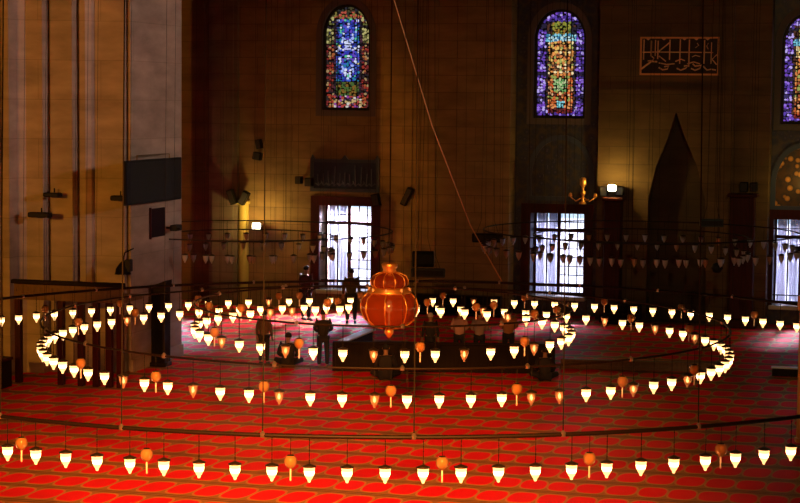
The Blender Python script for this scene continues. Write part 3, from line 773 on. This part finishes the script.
# security camera on the pier's far edge
va, z0 = side(176, 228, PU+.3)
e = thing('wall_camera', 'small grey camera bracketed to the far edge of the pier', 'camera', matrix=rm(PU+.3, va, z0))
obj('housing', bmn(bevel_box, -.1, .12, -.25, .2, -.08, .1, .03), M_grey, e); obj('bracket', bmn(box, -.3, -.1, -.03, .03, -.03, .03), M_grey, e)
obj('lens', bmn(lathe, [(0, -.02), (.06, -.02), (.06, .05), (0, .05)], 10, (.16, -.2, -.02)), M_black, e)

def wall_box_speaker(x, y, wpx, hpx, tilt, label, v=0, name='wall_loudspeaker'):
    u, z = wall(x, y, v-.3); s = (v-(RINV@CAM).y)/F
    e = thing(name, label, 'loudspeaker', matrix=rm(u, v-.3, z) @ Matrix.Rotation(tilt, 4, 'Y'))
    W_, H_ = wpx*s, hpx*s
    obj('cabinet', bmn(bevel_box, -W_/2, W_/2, -.14, .14, -H_/2, H_/2, .03), M_black, e)
    obj('grille', bmn(bevel_box, -W_*.4, W_*.4, -.155, -.14, -H_*.42, H_*.42, .004), mat('speaker_cloth', (.03, .03, .032), .8), e)
    obj('bracket', bmn(box, -.04, .04, .13, .31, -.04, .04), M_iron, e)
wall_box_speaker(232, 197, 7, 16, -.35, 'left of two black loudspeakers splayed above the yellow column', -.22)
wall_box_speaker(244, 198, 7, 15, .5, 'right of two black loudspeakers splayed above the yellow column', -.1)
wall_box_speaker(407, 196.5, 6, 20, .45, 'tilted black loudspeaker on the wall right of the blue lintel')
wall_box_speaker(376, 200, 8, 13, -.2, 'black loudspeaker at the right end of the blue lintel')
wall_box_speaker(299, 180, 7, 8, 0, 'left small black speaker beside the blue lintel')
wall_box_speaker(309, 182, 8, 9, 0, 'right small black speaker beside the blue lintel')
wall_box_speaker(257.5, 156, 9, 8, .2, 'lower small black box high on the wall left of the stained glass')
wall_box_speaker(259, 144, 6, 10, -.2, 'upper small black box high on the wall left of the stained glass')
wall_box_speaker(604, 191, 8, 10, 0, 'black loudspeaker left of the bright lamp beside the mihrab')
wall_box_speaker(620, 191, 8, 9, 0, 'black loudspeaker right of the bright lamp beside the mihrab')
wall_box_speaker(744, 187, 8, 10, 0, 'left of two black loudspeakers right of the mihrab')
wall_box_speaker(754, 187, 7, 9, 0, 'right of two black loudspeakers right of the mihrab')
# bright lamps with a real light each
def flood(x, y, v, label, power, r=.14):
    u, z = wall(x, y, v)
    e = thing('flood_lamp', label, 'lamp', matrix=rm(u, v, z))
    obj('glass', bmn(bevel_box, -r, r, -.08, .06, -r*.75, r*.75, .05), M_white_lamp, e)
    obj('housing', bmn(bevel_box, -r*.8, r*.8, .06, .2, -r*.8, r*.8, .02), M_grey, e)
    bm = bmesh.new(); tube(bm, [(0, .18, 0), (0, -v, 0)], .025, 6); obj('arm', bm, M_iron, e)
    point('flood_glow', room(u, v-.12, z+.1), power, (1, .62, .12), .12)
flood(256.5, 226, -.75, 'bright white lamp on the wall left of the first window', 150, .16)
flood(612, 188, -.7, 'bright white lamp between two black speakers beside the mihrab', 130, .15)
flood(806, 190, -.35, 'unseen lamp added past the right edge to light the golden lunette', 45, .1)  # unseen fixture added beyond the frame to brighten the gilded tiles
# tall dark red posts beneath the mihrab loudspeakers
for x0, x1, yt, lab in ((604, 624, 197, 'tall dark red pillar stand under the bright lamp left of the mihrab'), (729, 758, 193, 'broad dark red pillar stand right of the mihrab')):
    u0, z1 = wall(x0, yt, -.5); u1, _ = wall(x1, yt, -.5); w_ = u1-u0
    e = thing('pillar_stand', lab, 'pillar', matrix=rm((u0+u1)/2, -.5, 0))
    obj('shaft', bmn(bevel_box, -w_*.42, w_*.42, -.3, .3, .3, z1-.12, .05), M_redwood, e)
    obj('base', bmn(bevel_box, -w_*.55, w_*.55, -.42, .42, 0, .3, .04), M_redwood, e)
    obj('capital', bmn(bevel_box, -w_*.52, w_*.52, -.38, .38, z1-.12, z1, .03), M_redwood, e)
# gilded candlestick before the middle lunette
u, z = wall(583, 190, -.3)
e = thing('gilded_finial', 'small gilded standard with knobs at the right edge of the middle tile bay', 'ornament', matrix=rm(u, -.3, z-.5))
bm = bmesh.new(); lathe(bm, [(0, 0), (.14, 0), (.12, .06), (.04, .12), (.04, .3), (.1, .36), (.1, .44), (.04, .5), (.05, .6), (.12, .68), (.12, .9), (.05, .95), (0, .95)], 14)
obj('shaft', bm, M_brass, e, smooth=True)
bm = bmesh.new()
for s in (-1, 1): tube(bm, [(0, 0, .25), (s*.25, 0, .1), (s*.45, 0, .25)], .02, 6); lathe(bm, [(0, 0), (.07, .03), (.05, .14), (0, .16)], 8, (s*.45, 0, .24))
tube(bm, [(0, 0, .1), (0, .3+BAYV, .1)], .03, 6)
obj('arms', bm, M_brass, e, smooth=True)

# free hanging horizontal loudspeakers in mid room
def hanging_speaker(x0, x1, y0, y1, Y, label, m=M_black, box_above=None):
    a = on_Y(x0, y0, Y); b = on_Y(x1, y1, Y); k = Y/F
    e = thing('line_loudspeaker', label, 'loudspeaker', loc=((a.x+b.x)/2, Y, b.z))
    W_ = (b.x-a.x)/2; hh = a.z-b.z
    obj('cabinet', bmn(bevel_box, -W_, W_, -.12, .12, 0, hh, .04), m, e)
    obj('grille', bmn(box, -W_*.9, W_*.9, -.13, -.12, hh*.2, hh*.8), M_grey, e)
    bm = bmesh.new()
    for s in (-.7, .7): tube(bm, [(s*W_, 0, hh), (s*W_*.6, 0, hh+.4), (0, 0, TOP-b.z)], .008, 5)
    obj('hanging_wires', bm, M_cable, e)
    return e
hanging_speaker(472, 503, 233, 242.5, 60.5, 'long black loudspeaker hanging left of the middle grated window')
hanging_speaker(411, 445, 268, 277.5, 58, 'grey-black loudspeaker hanging right above the gourd lantern', mat('slate_plastic', (.03, .035, .04), .5))
hanging_speaker(412, 434, 251, 267, 60, 'square black box hanging above the grey loudspeaker near the lantern')
hanging_speaker(700, 723, 219, 227, 57, 'teal-grey loudspeaker hanging before the wall right of the mihrab', mat('teal_plastic', (.03, .06, .07), .5))
# round grey fixture low right of the mihrab
p = on_Y(717, 268, 58.5)
e = thing('round_fixture', 'round dark grey fixture hanging below the teal loudspeaker', 'fixture', loc=p)
obj('globe', bmn(lathe, [(0, -.17), (.12, -.13), (.19, 0), (.13, .13), (0, .18)], 16), M_grey, e, smooth=True)
obj('stem', bmn(tube, [(0, 0, .16), (0, 0, TOP-p.z)], .01, 6), M_cable, e)

# slanting rope
g_ = RINGS[0]; th_ = min((abs(pix(rp(g_, t_*PI/900, ROD))[0]-502), t_*PI/900) for t_ in range(500, 900))[1]
d = rp(g_, th_, ROD+.03); Yr = d.y
a = on_Y(393, -3, Yr); b = on_Y(432, 126, Yr); c = on_Y(470, 225, Yr)
pts = [b+(a-b)*1.8, a]
for i in range(1, 8): pts.append(a.lerp(b, i/8))
for i in range(8): pts.append(b.lerp(c, i/8))
for i in range(9): pts.append(c.lerp(d, i/8))
bm = bmesh.new(); tube(bm, pts, .018, 6)
tag(obj('slanting_rope', bm, M_rope, smooth=True), 'tan rope slanting down across the wall to the lamp hoops', 'rope')

# ------------------------------------------------------------------ raised platform (mahfil) before the pier
pv = frontv(60)[1]-1.6
a = RINV @ on_z(22, 383); PV2 = frontv(100)[1]
ul = wall(14, 285, a.y)[0]; ur = wall(122, 285, a.y)[0]; zt = wall(60, 281, a.y)[1]; zb = wall(60, 301, a.y)[1]
e = thing('raised_gallery', 'low wooden gallery on dark red posts in front of the left pier', 'platform', matrix=rm(ul, a.y, 0))
L_ = ur-ul; dep = 1.35
obj('parapet', bmn(holed, rect(0, L_, zb+.12, zt-.1), [rect(L_*(k+.12)/6, L_*(k+.88)/6, zb+.22, zt-.2) for k in range(6)], 0, .06), M_midwood, e)
obj('parapet_panel', bmn(box, .02, L_-.02, .03, .05, zb+.1, zt-.12), M_midwood, e)
obj('handrail', bmn(bevel_box, -.08, L_+.05, -.06, .14, zt-.12, zt, .03), M_darkwood, e)
obj('deck', bmn(box, 0, L_, 0, dep, zb, zb+.12), M_midwood, e)
for k, x in enumerate((17, 60, 80, 95, 108, 121)):
    u = wall(x, 340, a.y)[0]-ul
    bm = bmesh.new(); u = max(.09, min(L_-.09, u)); bevel_box(bm, u-.085, u+.085, .0, .17, 0, zb, .015); obj('post', bm, M_redwood, e)
# dark chest at the foot of the pier
q = RINV @ on_z(0, 388)
e = thing('wooden_chest', 'dark wooden chest at the left edge of the photo by the pier foot', 'chest', matrix=rm(q.x-.3, q.y-.2, 0))
obj('body', bmn(bevel_box, -.45, .45, 0, .6, 0, .72, .02), M_darkwood, e); obj('lid', bmn(bevel_box, -.48, .48, -.03, .63, .72, .8, .02), M_redwood, e)
# tall dark case by the pier's side
q = RINV @ on_z(157.5, 366)
e = thing('tall_case', 'tall narrow black case standing by the pale side of the pier', 'cabinet', matrix=rm(max(q.x, PU+.3), q.y, 0))
s = 56/F; hh = 80*s
obj('body', bmn(bevel_box, -.21, .21, -.15, .3, .12, hh-.1, .02), M_darkwood, e)
obj('plinth', bmn(bevel_box, -.25, .25, -.2, .32, 0, .12, .02), M_darkwood, e)
bm = bmesh.new()
vs = [bm.verts.new(c) for c in ((-.22, -.17, hh-.1), (.24, -.17, hh-.1), (.24, .32, hh-.1), (-.22, .32, hh-.1), (-.22, -.17, hh-.07), (.24, -.17, hh+.12), (.24, .32, hh+.12), (-.22, .32, hh-.07))]
for f_ in ((0, 1, 2, 3), (4, 5, 6, 7), (0, 1, 5, 4), (1, 2, 6, 5), (2, 3, 7, 6), (3, 0, 4, 7)): bm.faces.new([vs[i] for i in f_])
obj('sloping_top', bm, M_darkwood, e)
obj('door', bmn(bevel_box, -.17, .17, -.17, -.14, .2, hh-.2, .01), M_black, e)

# ------------------------------------------------------------------ low barriers
def low_barrier(xa, ya, xb, yb, h, label, npan, m=M_darkwood):
    A = on_z(xa, ya); B = on_z(xb, yb); d = B-A; L = d.length; rz = math.atan2(d.y, d.x)
    e = thing('low_barrier', label, 'barrier', loc=A, rotz=rz)
    obj('top_rail', bmn(bevel_box, -.04, L+.04, -.03, .15, h-.07, h, .015), m, e)
    obj('bottom_rail', bmn(box, 0, L, .0, .12, .0, .1), m, e)
    for k in range(npan):
        x0 = L*k/npan; x1 = L*(k+1)/npan
        obj('panel', bmn(box, x0+.05, x1-.05, .04, .08, .1, h-.07), m, e)
    for k in range(npan+1):
        x0 = L*k/npan; obj('post', bmn(bevel_box, x0-.05, x0+.05, -.01, .13, 0, h-.03, .01), m, e)
low_barrier(334, 371, 553, 374, .86, 'long dark wooden barrier in front of the standing worshippers', 7)
low_barrier(562, 368, 724, 373, .28, 'very low wooden rail on the carpet under the right of the hoops', 5, M_midwood)
def sun_streak_rail(xa, ya, xb, yb, z, wd, label):  # added rail whose white cap stands in for a streak of sunlight
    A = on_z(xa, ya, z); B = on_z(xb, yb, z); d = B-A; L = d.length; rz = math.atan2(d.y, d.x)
    e = thing('sun_streak_rail', label, 'rail', loc=(A.x, A.y, 0), rotz=rz)
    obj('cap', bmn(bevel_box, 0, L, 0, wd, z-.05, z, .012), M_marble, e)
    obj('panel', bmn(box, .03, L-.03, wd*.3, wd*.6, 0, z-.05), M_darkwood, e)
sun_streak_rail(347.5, 340.6, 376, 329, .84, .3, 'added rail with sun-streak white top running diagonally back from the dark barrier')
sun_streak_rail(771, 366.5, 812, 368.5, .28, .16, 'short added rail with sun-streak white top on the carpet near the right edge')
# bookshelves under the windows
def shelf(x0, x1, v, h, label):
    u0 = wall(x0, 310, v)[0]; u1 = wall(x1, 310, v)[0]; w_ = u1-u0
    e = thing('low_bookcase', label, 'bookcase', matrix=rm(u0, v, 0))
    obj('carcass', bmn(holed, rect(0, w_, 0, h), [rect(w_*(k+.08)/3, w_*(k+.92)/3, .08, h-.06) for k in range(3)], 0, .35), M_darkwood, e)
    obj('back_panel', bmn(box, 0, w_, .35, .37, 0, h), M_darkwood, e)
    obj('shelf_board', bmn(box, .03, w_-.03, .02, .35, h*.5, h*.5+.03), M_darkwood, e)
shelf(392, 500, -.75, .75, 'low dark bookcase along the wall right of the first window')
shelf(604, 640, -1.3, .7, 'low dark bookcase beside the pillar stand left of the mihrab')
# wooden post at the right edge
A = on_z(801, 442)
e = thing('wooden_post', 'orange wooden post at the right edge of the photo', 'post', loc=A)
k = A.y/F; hh = H-(292-99)*k
obj('shaft', bmn(bevel_box, -4.5*k, 5*k, -.08, .08, .1, hh-.35, .02), M_orangewood, e)
obj('foot', bmn(bevel_box, -6*k, 7*k, -.14, .14, 0, .1, .02), M_orangewood, e)
obj('cap', bmn(bevel_box, -6.5*k, 7*k, -.12, .12, hh-.35, hh, .03), M_orangewood, e)

# ------------------------------------------------------------------ people
def skin_mesh(verts, edges, radii, name, sub=1):
    me = bpy.data.meshes.new(name); me.from_pydata(verts, edges, [])
    o = bpy.data.objects.new(name, me); C.objects.link(o)
    md = o.modifiers.new('s', 'SKIN'); md.use_smooth_shade = True
    for i, r in enumerate(radii):
        sv = me.skin_vertices[0].data[i]; sv.radius = (r, r) if not isinstance(r, tuple) else r
        sv.use_root = (i == 0)
    if sub: ms = o.modifiers.new('u', 'SUBSURF'); ms.levels = sub; ms.render_levels = sub
    dg = bpy.context.evaluated_depsgraph_get(); ev = o.evaluated_get(dg)
    out = bpy.data.meshes.new_from_object(ev); bpy.data.objects.remove(o); bpy.data.meshes.remove(me)
    return out
def mirror(p): return (-p[0], p[1], p[2])
STAND = dict(pel=(0, 0, .93), sp=(0, 0, 1.08), ch=(0, 0, 1.28), nk=(0, .0, 1.46), hb=(0, -.005, 1.53), hd=(0, -.015, 1.60), ht=(0, -.01, 1.67),
             sh=(.17, 0, 1.40), el=(.23, .02, 1.13), wr=(.25, -.05, .89), hip=(.095, 0, .88), kn=(.11, -.01, .49), an=(.115, .02, .09), toe=(.125, -.13, .03))
CLASP = dict(STAND, el=(.25, .03, 1.15), wr=(.10, -.17, 1.06))
SIT = dict(pel=(0, 0, .14), sp=(0, -.01, .29), ch=(0, -.04, .48), nk=(0, -.06, .65), hb=(0, -.075, .72), hd=(0, -.095, .785), ht=(0, -.095, .855),
           sh=(.17, -.04, .60), el=(.25, -.07, .34), wr=(.17, -.26, .25), hip=(.11, -.02, .13), kn=(.36, -.30, .16), an=(.06, -.38, .07), toe=(-.06, -.40, .05))
def person(x, y, hpx, pose, rotz, shirt, trousers, hair, label, skirtcap=None):
    A = on_z(x, y); base = 1.70 if pose is not SIT else .89
    sc = hpx*(A.y/F)/base
    J = pose; e = thing('person', label, 'person', loc=A, rotz=rotz); e.scale = (sc, sc, sc)
    V = []; E = []; Rr = []
    def v(p, r, par=None):
        V.append(p); Rr.append(r)
        if par is not None: E.append((par, len(V)-1))
        return len(V)-1
    pel = v(J['pel'], (.14, .105)); sp = v(J['sp'], (.13, .10), pel); ch = v(J['ch'], (.125, .085), sp)
    nk = v(J['nk'], .055, ch); hb = v(J['hb'], .062, nk); hd = v(J['hd'], (.078, .09), hb); v(J['ht'], (.06, .07), hd)
    hands = []
    for s in (1, -1):
        f = (lambda p: p) if s > 0 else mirror
        a = v(f(J['sh']), .055, ch); b_ = v(f(J['el']), .04, a); c_ = v(f(J['wr']), .027, b_)
        wr = Vector(f(J['wr'])); dr = (wr-Vector(f(J['el']))).normalized(); pm = wr+dr*.07
        pc = v(tuple(pm), (.036, .022), c_)
        sd = dr.cross(Vector((0, -1, 0)) if abs(dr.y) < .9 else Vector((0, 0, 1))).normalized()
        for q, (off, ln) in enumerate(((-.027, .062), (-.009, .075), (.009, .072), (.027, .055))):
            b0 = v(tuple(pm+dr*.02+sd*off), .0095, pc); b1 = v(tuple(pm+dr*(.02+ln*.55)+sd*off*1.1+Vector((0, -.008, 0))), .0085, b0)
            v(tuple(pm+dr*(.02+ln)+sd*off*1.1+Vector((0, -.025, 0))), .007, b1)
        t0 = v(tuple(wr+dr*.03-sd*.03), .011, c_); v(tuple(wr+dr*.075-sd*.055+Vector((0, -.012, 0))), .009, t0)
        h_ = v(f(J['hip']), .085, pel); k1 = v(f(J['kn']), .055, h_); an = v(f(J['an']), .036, k1); v(f(J['toe']), (.035, .028), an)
    bodym = skin_mesh(V, E, Rr, 'body', 1)
    # face: nose, ears and eye sockets joined to the head
    b = bmesh.new(); b.from_mesh(bodym); hd_ = Vector(J['hd'])
    lathe(b, [(0, -.03), (.014, -.025), (.010, .0), (0, .03)], 8, tuple(hd_+Vector((0, -.092, -.005))))
    for s in (1, -1):
        lathe(b, [(0, -.03), (.014, -.018), (.017, .012), (0, .032)], 8, tuple(hd_+Vector((s*.080, .005, 0))))
        lathe(b, [(0, -.010), (.012, 0), (0, .010)], 8, tuple(hd_+Vector((s*.03, -.078, .018))))
    lathe(b, [(0, -.006), (.022, 0), (0, .006)], 8, tuple(hd_+Vector((0, -.078, -.045))))
    obj('body', b, mat('skin', (.35, .19, .12), .6), e, smooth=True)
    # shirt
    V, E, Rr = [], [], []
    pel_up = Vector(J['pel'])*.75+Vector(J['sp'])*.25
    lowp = Vector(J['pel'])+Vector((0, 0, -.04)) if pose is not SIT else Vector(J['pel'])
    a0 = v(J['sp'], (.155, .125)); v(tuple(lowp), (.165, .13), a0); c0_ = v(J['ch'], (.175, .135), a0); mid_ = v(tuple(Vector(J['ch']).lerp(Vector(J['nk']), .5)), (.15, .12), c0_); v(tuple(Vector(J['ch']).lerp(Vector(J['nk']), .92)), (.078, .075), mid_)
    for s in (1, -1):
        f = (lambda p: p) if s > 0 else mirror
        a = v(f(J['sh']), .072, c0_); b_ = v(f(J['el']), .056, a); v(tuple(Vector(f(J['el'])).lerp(Vector(f(J['wr'])), .9)), .044, b_)
    sm = skin_mesh(V, E, Rr, 'shirt', 1); o = linkpart('shirt', sm, e); sm.materials.append(shirt)
    V, E, Rr = [], [], []
    a0 = v(J['pel'], (.155, .12))
    for s in (1, -1):
        f = (lambda p: p) if s > 0 else mirror
        a = v(f(J['hip']), .10, a0); b_ = v(f(J['kn']), .075, a); v(tuple(Vector(f(J['kn'])).lerp(Vector(f(J['an'])), .93)), .062, b_)
    tm = skin_mesh(V, E, Rr, 'trousers', 1); o = linkpart('trousers', tm, e); tm.materials.append(trousers)
    # hair cap
    b = bmesh.new(); c = hd_+Vector((0, .012, .02))
    bmesh.ops.create_uvsphere(b, u_segments=16, v_segments=12, radius=1, matrix=Matrix.Translation(c) @ Matrix.Diagonal((.088, .098, .088, 1)))
    bmesh.ops.delete(b, geom=[q for q in b.verts if q.co.z < c.z-.055 or (q.co.z < c.z+.02 and q.co.y < c.y-.04)], context='VERTS')
    obj('hair', b, hair, e, smooth=True)
    b = bmesh.new()
    for s in (1, -1):
        f = (lambda p: p) if s > 0 else mirror
        an, to = Vector(f(J['an'])), Vector(f(J['toe']))
        tube(b, [tuple(an.lerp(to, -.25)+Vector((0, 0, -.03))), tuple(an.lerp(to, .4)), tuple(to), tuple(to.lerp(an, -.25))], .04, 8, radii=[.035, .045, .042, .025])
    obj('socks', b, mat('dark_socks', (.02, .02, .022), .8), e, smooth=True)
def cloth(name, c): return mat(name, c, .85)
M_hair = cloth('black_hair', (.012, .009, .008)); M_dk = cloth('dark_trousers', (.015, .014, .018)); M_blk = cloth('black_jacket', (.02, .018, .02))
person(264, 365, 55, STAND, PI*.9, cloth('brown_shirt', (.12, .07, .055)), M_dk, M_hair, 'person in a brown shirt standing left of the seated figure')
person(323, 369, 60, CLASP, PI*1.05, M_blk, M_dk, M_hair, 'person in dark jacket standing right of the seated figure, arms bent')
person(288, 367, 35, SIT, PI, M_blk, M_dk, M_hair, 'person in black sitting on the carpet between two standing people')
person(351, 324, 56, STAND, PI, cloth('olive_jacket', (.05, .035, .02)), M_dk, M_hair, 'person standing in front of the bright left grated window')
person(306, 321, 56, CLASP, PI*.8, cloth('maroon_jacket', (.06, .025, .02)), M_dk, M_hair, 'person in dark maroon standing left of the left grated window')
person(385.5, 380, 36, SIT, PI, M_blk, M_dk, M_hair, 'person in black sitting against the barrier below the gourd lantern')
person(430, 366, 54, STAND, PI, M_blk, M_dk, cloth('white_cap', (.7, .68, .7)), 'person in black with a white cap standing behind the barrier')
pk = cloth('pale_pink_shirt', (.6, .34, .32)); gy = cloth('grey_shirt', (.36, .26, .26)); og = cloth('rust_shirt', (.45, .19, .08))
person(459, 365, 56, CLASP, PI, pk, M_dk, M_hair, 'worshipper in a pale pink shirt, leftmost of three standing in line')
person(479, 365, 55, CLASP, PI, gy, M_dk, M_hair, 'worshipper in a grey shirt, middle of three standing in line')
person(508, 365, 58, CLASP, PI, og, M_dk, M_hair, 'worshipper in a rust-coloured shirt, rightmost of three standing in line')
person(545, 381, 34, SIT, PI, M_blk, M_dk, M_hair, 'person in dark clothes sitting at the right end of the barrier')
